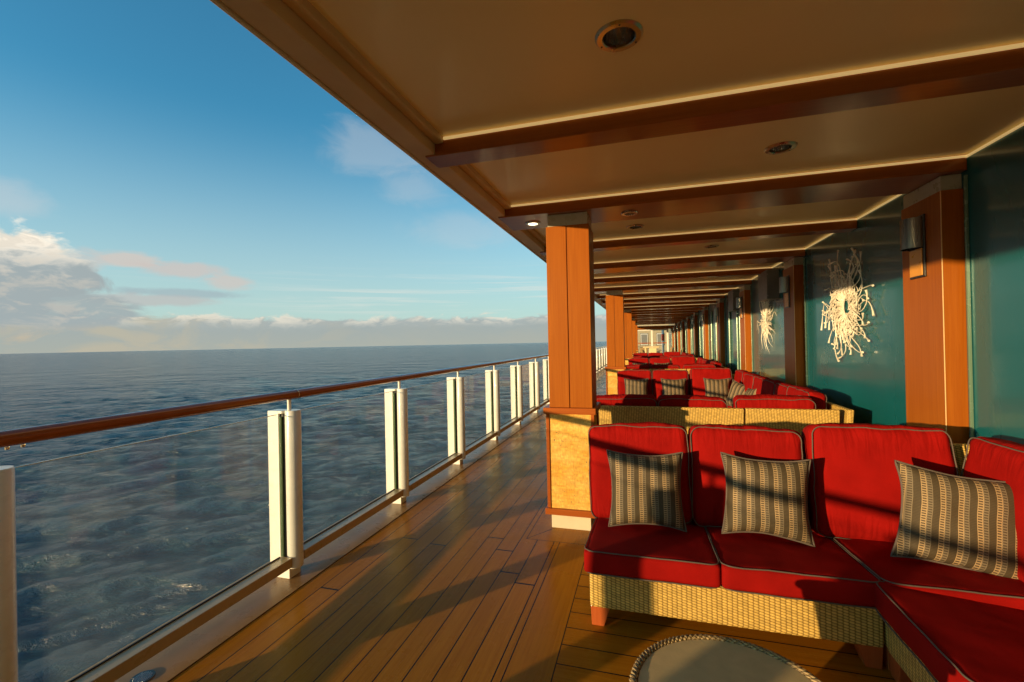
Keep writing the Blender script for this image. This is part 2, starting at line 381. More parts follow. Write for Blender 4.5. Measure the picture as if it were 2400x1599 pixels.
    kk = n.m('MAXIMUM', k, n.m('MULTIPLY', k2, 0.92))
    cb = n.mix(n.rng(n.m('ADD', el, n.m('MULTIPLY', n.m('SUBTRACT', nzb, 0.5), 8)), 6.6, 10.6, 0, 1, True), c3(0.31, 0.36, 0.37), c3(0.95, 0.85, 0.70))
    cb = n.mix(n.rng(nzb, 0.48, 0.62, 0.0, 0.55, True), cb, c3(0.50, 0.47, 0.41))
    cb = n.mix(n.rng(el, 2.8, 1.0, 0, 0.8, True), cb, c3(0.50, 0.41, 0.28))
    base = n.mix(kk, base, cb)
    nt.links.new(base, bg.inputs[0]); bg.inputs[1].default_value = 0.135
SKYROT = R(-141.34)
CLOUD = 5.6
world()

# ------------------------------------------------------------------ mesh helpers
class B:
    def __init__(s): s.bm = bmesh.new(); s.soft = False
    def box(s, x0, x1, y0, y1, z0, z1, bev=0.0, seg=2):
        t = bmesh.new()
        vs = [t.verts.new((x, y, z)) for x in (x0, x1) for y in (y0, y1) for z in (z0, z1)]
        for f in ((0, 1, 3, 2), (4, 6, 7, 5), (0, 4, 5, 1), (2, 3, 7, 6), (0, 2, 6, 4), (1, 5, 7, 3)):
            t.faces.new([vs[i] for i in f])
        if bev: bmesh.ops.bevel(t, geom=t.edges[:], offset=bev, segments=seg, affect='EDGES', profile=0.5)
        return s.merge(t)
    def merge(s, t, mx=None):
        me = bpy.data.meshes.new('tmp')
        if mx is not None: t.transform(mx)
        t.to_mesh(me); t.free(); s.bm.from_mesh(me); bpy.data.meshes.remove(me); return s
    def hexa(s, pts, bev=0.0):
        """8 points: bottom 4 (ccw) then top 4"""
        t = bmesh.new(); vs = [t.verts.new(p) for p in pts]
        for f in ((3, 2, 1, 0), (4, 5, 6, 7), (0, 1, 5, 4), (1, 2, 6, 5), (2, 3, 7, 6), (3, 0, 4, 7)):
            t.faces.new([vs[i] for i in f])
        if bev: bmesh.ops.bevel(t, geom=t.edges[:], offset=bev, segments=2, affect='EDGES', profile=0.5)
        return s.merge(t)
    def lathe(s, prof, c=(0, 0), seg=48, a0=0.0, a1=2*PI):
        s.soft = True; full = abs(a1-a0-2*PI) < 1e-6
        cnt = seg if full else seg+1
        rings = []
        for k in range(cnt):
            a = a0+(a1-a0)*k/seg
            rings.append([s.bm.verts.new((c[0]+r*math.cos(a), c[1]+r*math.sin(a), z)) for r, z in prof])
        for k in range(seg):
            p, q = rings[k], rings[(k+1) % cnt]
            for i in range(len(prof)-1):
                try: s.bm.faces.new((p[i], q[i], q[i+1], p[i+1]))
                except ValueError: pass
        return s
    def tube(s, pts, r, sides=8, closed=False, caps=True):
        pts = [Vector(p) for p in pts]; n = len(pts); s.soft = True
        rad = r if callable(r) else (lambda t: r)
        T = []
        for i in range(n):
            a = pts[(i-1) % n] if closed or i else pts[i]; b = pts[(i+1) % n] if closed or i < n-1 else pts[i]
            T.append((b-a).normalized())
        ref = Vector((0, 0, 1)) if abs(T[0].z) < 0.9 else Vector((1, 0, 0))
        nrm = T[0].cross(ref).normalized(); rings = []
        for i in range(n):
            nrm = (nrm - T[i]*nrm.dot(T[i]))
            if nrm.length < 1e-5: nrm = T[i].orthogonal()
            nrm.normalize(); bn = T[i].cross(nrm); rr = rad(i/max(1, n-1))
            rings.append([s.bm.verts.new(pts[i]+(nrm*math.cos(2*PI*k/sides)+bn*math.sin(2*PI*k/sides))*rr) for k in range(sides)])
        for i in range(n if closed else n-1):
            p, q = rings[i], rings[(i+1) % n]
            for k in range(sides): s.bm.faces.new((p[k], p[(k+1) % sides], q[(k+1) % sides], q[k]))
        if caps and not closed:
            s.bm.faces.new(rings[0][::-1]); s.bm.faces.new(rings[-1])
        return s
    def build(s, name, m, parent=None, smooth=True, ang=None):
        bmesh.ops.recalc_face_normals(s.bm, faces=s.bm.faces[:])
        if ang is None: ang = 62 if s.soft else 12
        me = bpy.data.meshes.new(name); s.bm.to_mesh(me); s.bm.free()
        if m: me.materials.append(m)
        if smooth:
            for p in me.polygons: p.use_smooth = True
            try: me.set_sharp_from_angle(angle=R(ang))
            except Exception: pass
        o = bpy.data.objects.new(name, me); COL.objects.link(o)
        if parent: o.parent = parent
        return o

def tag(o, label=None, cat=None, group=None, kind=None):
    for k, v in (('label', label), ('category', cat), ('group', group), ('kind', kind)):
        if v: o[k] = v
    return o
def thing(name, label, cat, loc=(0, 0, 0), rz=0.0, group=None):
    o = bpy.data.objects.new(name, None); COL.objects.link(o); o.empty_display_size = 0.1
    o.location = loc; o.rotation_euler = (0, 0, rz)
    return tag(o, label, cat, group)
def copy_tree(o, parent=None):
    c = o.copy(); COL.objects.link(c); c.parent = parent
    for ch in list(o.children): copy_tree(ch, c)
    return c
def struct(o): o['kind'] = 'structure'; return o

# ------------------------------------------------------------------ sea: real displaced swell on a polar sheet
SEA = -17.0
def sea():
    rng = np.random.RandomState(4)
    nr, na = 900, 620
    r = np.concatenate([[4.0], np.geomspace(12, 45000, nr-1)])
    a = np.linspace(R(-100), R(35), na)
    RR, AA = np.meshgrid(r, a, indexing='ij')
    X = RR*np.sin(AA); Y = RR*np.cos(AA); Z = np.zeros_like(X)
    dr = np.gradient(r)[:, None]*np.ones_like(X)
    step = np.maximum(dr, RR*(a[1]-a[0]))
    wind = R(-35)
    for i in range(90):
        lam = 0.6*(10/0.6)**rng.rand()
        th = wind + rng.randn()*0.55
        k = 2*PI/lam; amp = 0.0062*lam**0.95*(0.5+rng.rand())*1.4
        ph = rng.rand()*2*PI
        fade = np.clip((lam/step-2.2)/2.5, 0, 1)
        arg = k*(X*np.cos(th)+Y*np.sin(th))+ph + 0.8*np.sin(X*0.013*rng.rand()+Y*0.017*rng.rand()+i)
        sn = np.sin(arg)
        Z += amp*fade*(1-2*(0.5+0.5*sn+1e-6)**0.75)*0.62
    Z += SEA
    V = np.stack([X, Y, Z], -1).reshape(-1, 3)
    i, j = np.meshgrid(np.arange(nr-1), np.arange(na-1), indexing='ij')
    q = (i*na+j).ravel()
    Q = np.stack([q, q+1, q+na+1, q+na], -1)
    me = bpy.data.meshes.new('sea')
    me.vertices.add(len(V)); me.vertices.foreach_set('co', V.ravel())
    me.loops.add(Q.size); me.loops.foreach_set('vertex_index', Q.ravel().astype(np.int32))
    me.polygons.add(len(Q)); me.polygons.foreach_set('loop_start', (np.arange(len(Q))*4).astype(np.int32))
    me.polygons.foreach_set('use_smooth', np.ones(len(Q), bool))
    me.update(calc_edges=True); me.materials.append(M['water'])
    o = bpy.data.objects.new('sea', me); COL.objects.link(o); struct(o)
    # rest of the ocean, behind the photographer and beyond the ship
    b = B(); b.lathe([(0.5, SEA-3.0), (50000, SEA-3.0)], seg=64); struct(b.build('ocean', M['water'], smooth=False))
sea()

# ------------------------------------------------------------------ ship: deck, hull, ceiling
Y0, Y1 = -12.0, 33.5
b = B(); b.box(-2.10, 2.2, Y0, 60, -0.2, 0.0); struct(b.build('deck', M['deck'], smooth=False))
b = B(); b.box(-2.56, -2.102, Y0, 60, -0.2, 0.004); struct(b.build('waterway', M['kerb'], smooth=False))
b = B(); b.box(-2.54, 2.3, Y0, 60, -17.5, -0.21); struct(b.build('hull', M['hull'], smooth=False))

ZC, ZB = 2.635, 2.536
ROWA = [1.725+2.93*k for k in range(0, 10)]; ROWB = [3.04+2.94*k for k in range(0, 10)]
holes = [(-0.07, y) for y in ROWA] + [(0.80, y) for y in ROWB]
def ceiling_mesh():
    bm = bmesh.new(); hs, rh = 0.12, 0.062
    xs = sorted({-1.08, 1.98, -0.07-hs, -0.07+hs, 0.80-hs, 0.80+hs})
    ys = sorted({Y0, Y1} | {y+s*hs for _, y in holes for s in (-1, 1)})
    for i in range(len(xs)-1):
        for j in range(len(ys)-1):
            cx, cy = (xs[i]+xs[i+1])/2, (ys[j]+ys[j+1])/2
            if any(abs(cx-hx) < 0.02 and abs(cy-hy) < 0.02 for hx, hy in holes):
                n = 32; inn = []; out = []
                for k in range(n):
                    a = 2*PI*k/n + PI/4; c, s = math.cos(a), math.sin(a); mx = max(abs(c), abs(s))
                    inn.append(bm.verts.new((cx+c*rh, cy+s*rh, ZC))); out.append(bm.verts.new((cx+c/mx*hs, cy+s/mx*hs, ZC)))
                for k in range(n): bm.faces.new((inn[k], inn[(k+1) % n], out[(k+1) % n], out[k]))
            else:
                v = [bm.verts.new(p) for p in ((xs[i], ys[j], ZC), (xs[i+1], ys[j], ZC), (xs[i+1], ys[j+1], ZC), (xs[i], ys[j+1], ZC))]
                bm.faces.new(v)
    t = B(); t.bm.free(); t.bm = bm
    t.box(-1.19, 2.3, Y0, Y1, ZC+0.2, ZC+0.5)
    return t
ceil = struct(ceiling_mesh().build('ceiling', M['ceiling'], smooth=False))
b = B(); b.box(-1.205, -1.085, Y0, Y1, 2.545, ZC+0.25, 0.006)
b.box(-1.085, -1.035, Y0, Y1, 2.60, ZC+0.1, 0.008)
b.build('fascia', M['fascia'], ceil)
b = B(); b.box(-1.222, -1.207, Y0, Y1, 2.537, ZC+0.6, 0.003)
b.build('drip_edge', M['cream'], ceil)

# ceiling beams: thin and wide alternately
THIN = [-3.72, -0.74, 2.26] + [5.09+3.0*k for k in range(9)]
WIDE = [-5.45, -2.45, 0.55] + [3.55+3.0*k for k in range(10)]
ORD = ['first', 'second', 'third', 'fourth', 'fifth', 'sixth', 'seventh', 'eighth', 'ninth', 'tenth', 'eleventh', 'twelfth']
def beam_tree(w):
    t = thing('ceiling_beam', '', 'beam')
    b = B(); b.box(-1.145, 1.975, 0, w, ZB, ZC+0.02, 0.004); b.build('beam_box', M['beam'], t)
    for y0, sg in ((0, -1), (w, 1)):   # rounded cream moulding in the corner to the ceiling, emission added to make it bright
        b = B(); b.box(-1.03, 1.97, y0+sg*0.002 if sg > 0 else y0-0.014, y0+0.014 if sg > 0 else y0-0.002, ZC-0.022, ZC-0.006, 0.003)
        b.build('glowing_trim', M['strip'], t)
    return t
PT, PW = beam_tree(0.165), beam_tree(0.45)
used = {}
vis = [(y, 't') for y in THIN if y > 2] + [(y, 'w') for y in WIDE if y > 3]
vis.sort()
for y, k in [(y, 't') for y in THIN if y < 2] + [(y, 'w') for y in WIDE if y < 3] + vis:
    P = PT if k == 't' else PW
    o = P if k not in used else copy_tree(P)
    used[k] = 1; o.location = (0, y, 0); o['group'] = 'dark wood beams across the ceiling'
    if (y, k) in vis:
        i = vis.index((y, k))
        kind = 'narrow' if k == 't' else 'wide'
        o['label'] = f'{kind} dark wood ceiling beam, {ORD[i]} from the camera' if i < 12 else f'{kind} dark wood ceiling beam among the farthest of the row'
        if i == 0: o['label'] = 'nearest dark wood ceiling beam, crossing the picture under the top right corner'
        if i == 1: o['label'] = 'wide dark wood ceiling beam resting over the nearest orange column'
    else:
        o['label'] = f'{"narrow" if k == "t" else "wide"} dark wood ceiling beam behind the camera'

# ------------------------------------------------------------------ wall
wt = thing('wall', 'glossy teal panelled ship wall along the right side of the lounge', 'wall', (1.98, 0, 0))
b = B(); b.box(0, 0.2, Y0, 45, 0, ZC+0.2); b.build('wall_panel', M['teal'], wt, smooth=False)
b = B(); b.box(-0.016, -0.002, Y0, Y1, ZC-0.022, ZC-0.008, 0.003); b.build('glowing_trim', M['strip'], wt)  # wall-top trim with the same added glow
b = B(); b.box(-0.012, -0.002, Y0, 45, 0.0, 0.1, 0.003); b.build('skirting', M['dark_steel'], wt)
PIL = [3.60+3.03*k for k in range(0, 11)]
for k, y in enumerate(PIL):
    b = B(); b.box(-0.02, -0.002, y-0.05, y-0.035, 0.1, ZB-0.03, 0.003); b.build('panel_trim', M['teal_trim'], wt)
    if y > 9:
        for dy in (0.95, 1.25, 2.2):
            b = B(); b.box(-0.045, -0.002, y+dy, y+dy+0.05, 0.1, 2.35, 0.012); b.build('panel_trim', M['teal_trim'], wt)

# wall pilasters
def pilaster():
    t = thing('wall_pilaster', '', 'pilaster')
    b = B(); b.box(-0.12, -0.0, 0, 0.47, 0.0, 2.435, 0.003)
    b.build('shaft', M['wood'], t)
    b = B(); b.box(-0.123, -0.118, -0.003, 0.002, 0.0, 2.434, 0.001); b.build('corner_bead', M['bead'], t)
    b = B(); b.box(-0.112, -0.0, 0.012, 0.455, 2.437, ZB-0.002, 0.003); b.build('collar', M['collar'], t)
    return t
def sconce():
    t = thing('wall_lamp', '', 'wall lamp')
    b = B(); b.box(-0.012, 0, 0, 0.185, 0, 0.43, 0.003); b.build('back_plate', M['dark_steel'], t)
    b = B(); b.box(-0.020, -0.013, 0.018, 0.167, 0.012, 0.20, 0.002); b.build('panel', M['orange_panel'], t)
    b = B(); R0, n = 0.0825, 20
    for (z0, z1) in ((0.205, 0.415),):
        for k in range(n):
            a0, a1 = PI*k/n, PI*(k+1)/n
            p = [(-0.013-R0*1.05*math.sin(a)*s, 0.0925-R0*math.cos(a)*s) for a in (a0, a1) for s in (1.0, 0.96)]
            b.hexa([(p[0][0], p[0][1], z0), (p[2][0], p[2][1], z0), (p[3][0], p[3][1], z0), (p[1][0], p[1][1], z0),
                    (p[0][0], p[0][1], z1), (p[2][0], p[2][1], z1), (p[3][0], p[3][1], z1), (p[1][0], p[1][1], z1)])
    bmesh.ops.remove_doubles(b.bm, verts=b.bm.verts[:], dist=0.0002)
    b.build('shade', M['shade'], t, ang=50)
    b = B(); b.lathe([(0, 0.32), (0.03, 0.33), (0.03, 0.40)], (-0.05, 0.0925), 16); b.build('bulb', M['white'], t)
    return t
pp, ss = pilaster(), sconce()
place = ['nearest the camera, right of the white ray-shaped wall art', 'second from the camera, between the two pieces of wall art', 'third from the camera, just beyond the farther wall art']
PO = [k for k in range(len(PIL))]
first = True
for k, y in enumerate(PIL):
    o = pp if first else copy_tree(pp); s = ss if first else copy_tree(ss); first = False
    o.location = (1.98, y, 0); s.location = (1.98-0.121, y+0.165, 1.90)
    o['group'] = 'orange wood pilasters along the teal wall'; s['group'] = 'wall lamps on the pilasters'
    i = k
    if i < 0: o['label'] = 'orange wood pilaster on the teal wall behind the camera'; s['label'] = 'steel wall lamp on a pilaster behind the camera'
    elif i < 3: o['label'] = 'orange wood wall pilaster ' + place[i]; s['label'] = 'brushed steel half-round wall lamp on the pilaster ' + place[i].split(',')[0]
    else:
        o['label'] = f'orange wood wall pilaster, {ORD[i]} from the camera down the corridor'; s['label'] = f'steel wall lamp on the {ORD[i]} wall pilaster from the camera'

# grey boxes hung on the wall
def box_thing():
    t = thing('wall_cabinet', '', 'cabinet')
    b = B(); b.box(-0.17, 0, 0, 0.55, 0, 0.45, 0.006); b.build('body', M['grey_panel'], t)
    for z in (0.05, 0.38):
        b = B(); b.lathe([(0, 0), (0.006, 0.001), (0.008, 0.004)], (0, 0), 10)
        o = b.build('screw', M['steel'], t); o.rotation_euler = (PI/2, 0, 0); o.location = (-0.16, -0.004, z)
    return t
cb = box_thing(); cb.location = (1.98, 7.75, 2.10); tag(cb, 'grey metal box hung high on the teal wall above the farther wall art', 'cabinet', 'grey boxes high on the wall')
c2 = copy_tree(cb); c2.location = (1.98, 10.55, 2.10); tag(c2, 'grey metal box high on the wall beyond the third pilaster', 'cabinet')

# ------------------------------------------------------------------ columns by the promenade
def column():
    t = thing('column', '', 'column')
    W, D = 0.345, 0.335
    b = B(); b.box(0, 0.163, 0, D, 0.975, 2.437, 0.002); b.box(0.170, W, 0, D, 0.975, 2.437, 0.002)
    b.box(0.150, 0.180, 0.012, D-0.012, 0.975, 2.436); b.build('shaft', M['wood'], t)
    b = B(); b.box(0.012, W-0.012, 0.012, D-0.012, 2.436, ZB-0.002, 0.002); b.build('collar', M['collar'], t)
    b = B(); b.box(-0.045, W+0.03, -0.04, D+0.04, 0.925, 0.975, 0.005); b.build('cap', M['wood_trim'], t)
    b = B()
    for x in (-0.028, W-0.012):
        for y in (-0.018, D-0.007): b.box(x, x+0.027, y, y+0.025, 0.165, 0.9245, 0.003)
    b.build('corner_post', M['wood_trim'], t)
    b = B(); b.box(-0.012, W-0.002, -0.008, D+0.008, 0.165, 0.9245); b.build('stone_panel', M['stone'], t, smooth=False)
    b = B(); b.box(-0.045, W+0.03, -0.035, D+0.035, 0.115, 0.1645, 0.004); b.build('base_trim', M['wood_trim'], t)
    b = B(); b.box(0.0, W-0.03, 0.0, D-0.02, 0.001, 0.1148, 0.002); b.build('plinth', M['cream'], t)
    return t
COLS = [3.60, 9.42, 15.35, 21.3, 27.25, -2.3, -8.2]
cc = column()
clab = ['nearest orange wood column on a yellow stone base at the promenade edge', 'second orange wood column, seen just right of the nearest one', 'third orange wood column down the deck, half hidden by the second',
        'fourth orange wood column far down the deck', 'farthest orange wood column before the white doorway', 'orange wood column just behind the camera', 'orange wood column far behind the camera']
for i, y in enumerate(COLS):
    o = cc if i == 0 else copy_tree(cc)
    o.location = (-0.755, y, 0); tag(o, clab[i], 'column', 'orange columns between lounge and promenade')

# ------------------------------------------------------------------ recessed ceiling lights
def downlight():
    t = thing('ceiling_light', '', 'ceiling light')
    b = B(); b.lathe([(0.060, 0.012), (0.058, -0.006), (0.062, -0.010), (0.080, -0.009), (0.088, -0.002), (0.088, 0.0)], seg=48); b.build('ring', M['brass'], t, ang=25)
    b = B(); b.lathe([(0.060, 0.0), (0.056, 0.03), (0.045, 0.08), (0.02, 0.11), (0.0, 0.115)], seg=40); b.build('reflector', M['steel'], t)
    b = B(); b.lathe([(0.0, 0.055), (0.012, 0.06), (0.019, 0.075), (0.016, 0.10), (0.008, 0.112)], seg=20); b.build('bulb', M['glass_edge'], t)
    for a in (0.6, 2.7, 4.8):
        b = B(); b.lathe([(0, -0.0125), (0.003, -0.012), (0.004, -0.0095)], (0.073*math.cos(a), 0.073*math.sin(a)), 8); b.build('screw', M['dark_steel'], t)
    return t
dl = downlight(); first = True
for row, ys, x in (('left', ROWA, -0.07), ('right', ROWB, 0.80)):
    v = 0
    for y in ys:
        if y > 25: continue
        o = dl if first else copy_tree(dl); first = False
        o.location = (x, y, ZC); o['group'] = 'recessed round lights in the ceiling'
        if y < 1.2: o['label'] = 'round recessed brass-ringed ceiling light behind the camera'
        else:
            v += 1
            o['label'] = f'round recessed brass-ringed ceiling light, {ORD[v-1]} of the {row} row'
            if row == 'left' and v == 1: o['label'] = 'largest round recessed brass-ringed light, in the ceiling bay nearest the camera'
def spot(lit):
    t = thing('soffit_light', '', 'ceiling light')
    b = B(); b.lathe([(0.040, 0.0), (0.040, -0.010), (0.062, -0.008), (0.066, -0.002), (0.066, 0.0)], seg=40); b.build('ring', M['steel'], t, ang=25)
    b = B(); b.lathe([(0, -0.006), (0.040, -0.005)], seg=32); b.build('lens', M['lens'] if lit else M['dark_steel'], t)
    return t
sl, sd = spot(True), spot(False)
sl.location = (-0.91, 3.80, ZB-0.001); tag(sl, 'small lit round light under the beam just left of the nearest column', 'ceiling light')
sd.location = (-0.10, 3.78, ZB-0.001); tag(sd, 'small unlit round light under the wide beam just right of the nearest column', 'ceiling light')

# ------------------------------------------------------------------ railing
rt = thing('railing', 'ship railing with clear glass panels, white posts and varnished wood handrail', 'railing', (-2.28, 0, 0))
b = B(); b.tube([(0.02, Y0, 1.187), (0.02, 50, 1.187)], 0.030, 20); b.build('handrail', M['handrail'], rt)
PST = [-11.4+1.39*k for k in range(8)] + [-0.33, 1.02, 2.44, 3.83, 5.24, 6.66, 8.02, 9.42, 10.78] + [12.18+1.4*k for k in range(24)]
PST = sorted({round(y, 2) for y in PST if y < -1 or y >= -0.34})
def post():
    b = B(); b.box(-0.115, -0.027, -0.045, 0.045, 0.06, 1.088, 0.004)       # outboard flat half
    b.box(-0.03, 0.0, -0.045, -0.005+0.04, 1.07, 1.088, 0.003)
    p = b.build('post', M['white'], rt)
    b = B(); b.lathe([(0.0, 0.07), (0.047, 0.07), (0.049, 0.075), (0.049, 1.083), (0.046, 1.09), (0.0, 1.091)], (0.049, 0), 28); b.build('tube', M['white'], p)
    b = B(); b.box(-0.0262, -0.001, -0.030, 0.030, 0.08, 1.065); b.build('gasket', M['gasket'], p)
    b = B(); b.box(-0.024, -0.010, -0.046, -0.031, 0.10, 1.05, 0.002); b.build('glass_end', M['green_edge'], p)
    b = B(); b.tube([(0.02, 0, 1.08), (0.02, 0, 1.165)], 0.0125, 12); b.build('pin', M['white'], p)
    b = B(); b.box(-0.06, 0.045, -0.05, 0.05, 0.0045, 0.0695, 0.003); b.build('foot_block', M['white'], p)
    return p
def pane(L):
    b = B(); b.box(-0.020, -0.010, 0, L, 0.10, 1.066); g = b.build('glass_panel', M['glass'], rt, smooth=False)
    b = B(); b.box(-0.0205, -0.0095, 0, L, 1.0665, 1.0705, 0.001); b.build('top_edge', M['glass_edge'], g)
    b = B(); b.box(-0.0085, 0.075, -0.03, L+0.02, 0.088, 0.148, 0.003); b.build('bottom_rail', M['rail_paint'], g)
    b = B(); b.box(-0.0088, -0.001, 0, L, 0.1485, 0.155); b.build('seal', M['gasket'], g)
    return g
P0 = post(); PN = {}
for i, y in enumerate(PST):
    p = P0 if i == 0 else copy_tree(P0, rt); p.location = (0, y, 0)
    if i < len(PST)-1:
        L = round(PST[i+1]-y, 2)
        if L > 1.6: continue
        key = round(L-0.16, 2)
        if key not in PN: g = PN[key] = pane(key)
        else: g = copy_tree(PN[key], rt)
        g.location = (0, y+0.085, 0)
for y in (2.50, 8.1, 13.6):
    b = B(); b.lathe([(0.0305, -0.004), (0.0325, 0), (0.0305, 0.004)], (0, 0), 20); o = b.build('joint_ring', M['brass'], rt)
    o.rotation_euler = (PI/2, 0, 0); o.location = (0.02, y, 1.187)
for y in (1.068, 1.112):
    b = B(); b.lathe([(0.0, -0.010), (0.006, -0.009), (0.007, 0.0)], (0, 0), 12); o = b.build('bolt', M['brass'], rt); o.location = (0.02, y, 1.155)

# deck drain
t = thing('floor_drain', 'round slotted metal drain in the painted gutter at bottom left', 'drain', (-2.235, 1.50, 0.0045))
b = B(); b.lathe([(0.036, 0.0), (0.036, 0.004), (0.046, 0.004), (0.048, 0.0)], seg=32); b.build('rim', M['dark_steel'], t)
b = B(); b.lathe([(0, 0.001), (0.036, 0.001)], seg=24); b.build('well', M['gasket'], t)
b = B()
for k in range(-3, 4):
    x = k*0.0098; hl = math.sqrt(0.036**2-x*x)
    b.box(x-0.0028, x+0.0028, -hl, hl, 0.0015, 0.0045, 0.001)
b.build('grate', M['steel'], t)

# ------------------------------------------------------------------ cushions
def cushion_bm(w, d, h, r=0.05, puff=0.02, seed=0, wr=0.006, n=22):
    """soft box centred on the origin, w x d x h"""
    bm = bmesh.new()
    bmesh.ops.create_cube(bm, size=2.0)
    bmesh.ops.subdivide_edges(bm, edges=bm.edges[:], cuts=n, use_grid_fill=True)
    hx, hy, hz = w/2, d/2, h/2
    for v in bm.verts:
        u = v.co.copy()
        g = Vector([math.copysign(1-(1-abs(c))**1.35, c) if abs(c) < 1 else c for c in u])
        p = Vector((g.x*hx, g.y*hy, g.z*hz))
        inner = Vector((max(-hx+r, min(hx-r, p.x)), max(-hy+r, min(hy-r, p.y)), max(-hz+r, min(hz-r, p.z))))
        dd = p-inner
        if dd.length > 1e-9: p = inner+dd.normalized()*r
        px = (1-g.y**2)*(1-g.z**2); py = (1-g.x**2)*(1-g.z**2); pz = (1-g.x**2)*(1-g.y**2)
        p.x += math.copysign(puff*0.35*px, g.x) if abs(u.x) > 0.999 else 0
        p.y += math.copysign(puff*py, g.y) if abs(u.y) > 0.999 else 0
        p.z += math.copysign(puff*pz, g.z) if abs(u.z) > 0.999 else 0
        q = p*7+Vector((seed*3.1, seed*1.7, 0))
        k = noise.noise_vector(q)*wr + noise.noise_vector(q*3)*wr*0.35
        # gathers running away from the seams
        gx = math.sin(g.x*23+seed*2+noise.noise(q)*5)*max(0, abs(g.z)-0.55)*wr*0.9
        k += Vector((0, -gx, gx*0.3))
        v.co = p+k
    return bm
def cushion(w, d, h, name, parent, mx, seed=0, r=0.03, puff=0.015, pipe='xy', wr=0.006, n=22):
    bm = cushion_bm(w, d, h, r, puff, seed, wr, n)
    b = B(); b.merge(bm); o = b.build(name, M['red'], parent, ang=180); o.matrix_local = mx
    # piping follows the two seams round the boxing
    pb = B(); hx, hy, hz = w/2, d/2, h/2
    for s in (-1, 1):
        pts = []; rr = min(0.055, hx*0.4)
        A, Bb = (hx, hy) if pipe == 'xy' else (hx, hz)
        k_ = r*0.12; A -= k_; Bb -= k_
        for (cx, cy, a0) in ((A-rr, Bb-rr, 0), (-A+rr, Bb-rr, PI/2), (-A+rr, -Bb+rr, PI), (A-rr, -Bb+rr, 1.5*PI)):
            for k in range(7):
                a = a0+PI/2*k/6; pts.append((cx+rr*math.cos(a), cy+rr*math.sin(a)))
        dense = []
        for i in range(len(pts)):
            p, q = pts[i], pts[(i+1) % len(pts)]
            m_ = max(1, int(math.hypot(q[0]-p[0], q[1]-p[1])/0.035))
            dense += [(p[0]+(q[0]-p[0])*k/m_, p[1]+(q[1]-p[1])*k/m_) for k in range(m_)]
        out = []
        for (a, c) in dense:
            off = (hz if pipe == 'xy' else hy)-r*0.12
            v = Vector((a, c, s*off)) if pipe == 'xy' else Vector((a, s*off, c))
            q = v*7+Vector((seed*3.1, seed*1.7, 0))
            v += noise.noise_vector(q)*wr + noise.noise_vector(q*3)*wr*0.35
            out.append(v)
        pb.tube(out, 0.0034, 6, closed=True)
    pb.build('piping', M['piping'], o)
    return o

def leg_bm(x, y, sx, sy):
    """tapering block leg; sx, sy = outward directions"""
    b = B(); t, q = 0.10, 0.068
    x0, y0 = x, y
    top = [(x0, y0), (x0-sx*t, y0), (x0-sx*t, y0-sy*t), (x0, y0-sy*t)]
    bot = [(x0-sx*0.004, y0-sy*0.004), (x0-sx*q, y0-sy*0.004), (x0-sx*q, y0-sy*q), (x0-sx*0.004, y0-sy*q)]
    b.hexa([(p[0], p[1], 0.001) for p in bot]+[(p[0], p[1], 0.105) for p in top], 0.003)
    return b
def back_shell(b, x0, x1, y0, thick=0.05, flare=0.055, z0=0.24, z1=0.865, side='y'):
    """leaning wicker back: local wall from y0 outwards"""
    def P(a, c, z): return (a, c, z) if side == 'y' else (c, a, z)
    b.hexa([P(x0, y0-thick, z0), P(x1, y0-thick, z0), P(x1, y0, z0), P(x0, y0, z0),
            P(x0, y0-thick+flare, z1), P(x1, y0-thick+flare, z1), P(x1, y0+flare, z1), P(x0, y0+flare, z1)], 0.012)
SEAT0, SEAT1 = 0.288, 0.402
def two_seat(mir):
    t = thing('sofa', '', 'sofa'); w, d = 1.31, 0.80
    b = B(); b.box(0.002, w-0.002, 0, d, 0.10, 0.285, 0.012); back_shell(b, 0.002, w-0.002, d); b.build('wicker_frame', M['wicker'], t)
    for (x, y, sx, sy) in ((0.005, 0.006, -1, -1), (w-0.005, 0.006, 1, -1), (0.005, d-0.006, -1, 1), (w-0.005, d-0.006, 1, 1)):
        leg_bm(x, y, sx, sy).build('leg', M['leg'], t)
    off = -0.04 if not mir else 0.04
    for k in range(2):
        cx = (0.3275+0.656*k)+off*0.5
        cushion(0.655, 0.70, SEAT1-SEAT0, 'seat_cushion', t, Matrix.Translation((cx, 0.285, (SEAT0+SEAT1)/2-0.010)) @ Matrix.Rotation(R(-5.0), 4, 'X'), seed=k+3*mir, r=0.022, puff=0.005, wr=0.003)
    for k in range(2):
        cx = 0.305+0.622*k-0.055 if not mir else 1.31-(0.305+0.622*(1-k)-0.055)
        mx = Matrix.Translation((cx, 0.645+0.006*k, 0.650)) @ Matrix.Rotation(R(-8), 4, 'X') @ Matrix.Rotation(R((-1.2, 1.0)[k]), 4, 'Y')
        cushion(0.619, 0.155, 0.590, 'back_cushion', t, mx, seed=k+7+5*mir, r=0.042, puff=0.018, pipe='xz', wr=0.010)
    return t
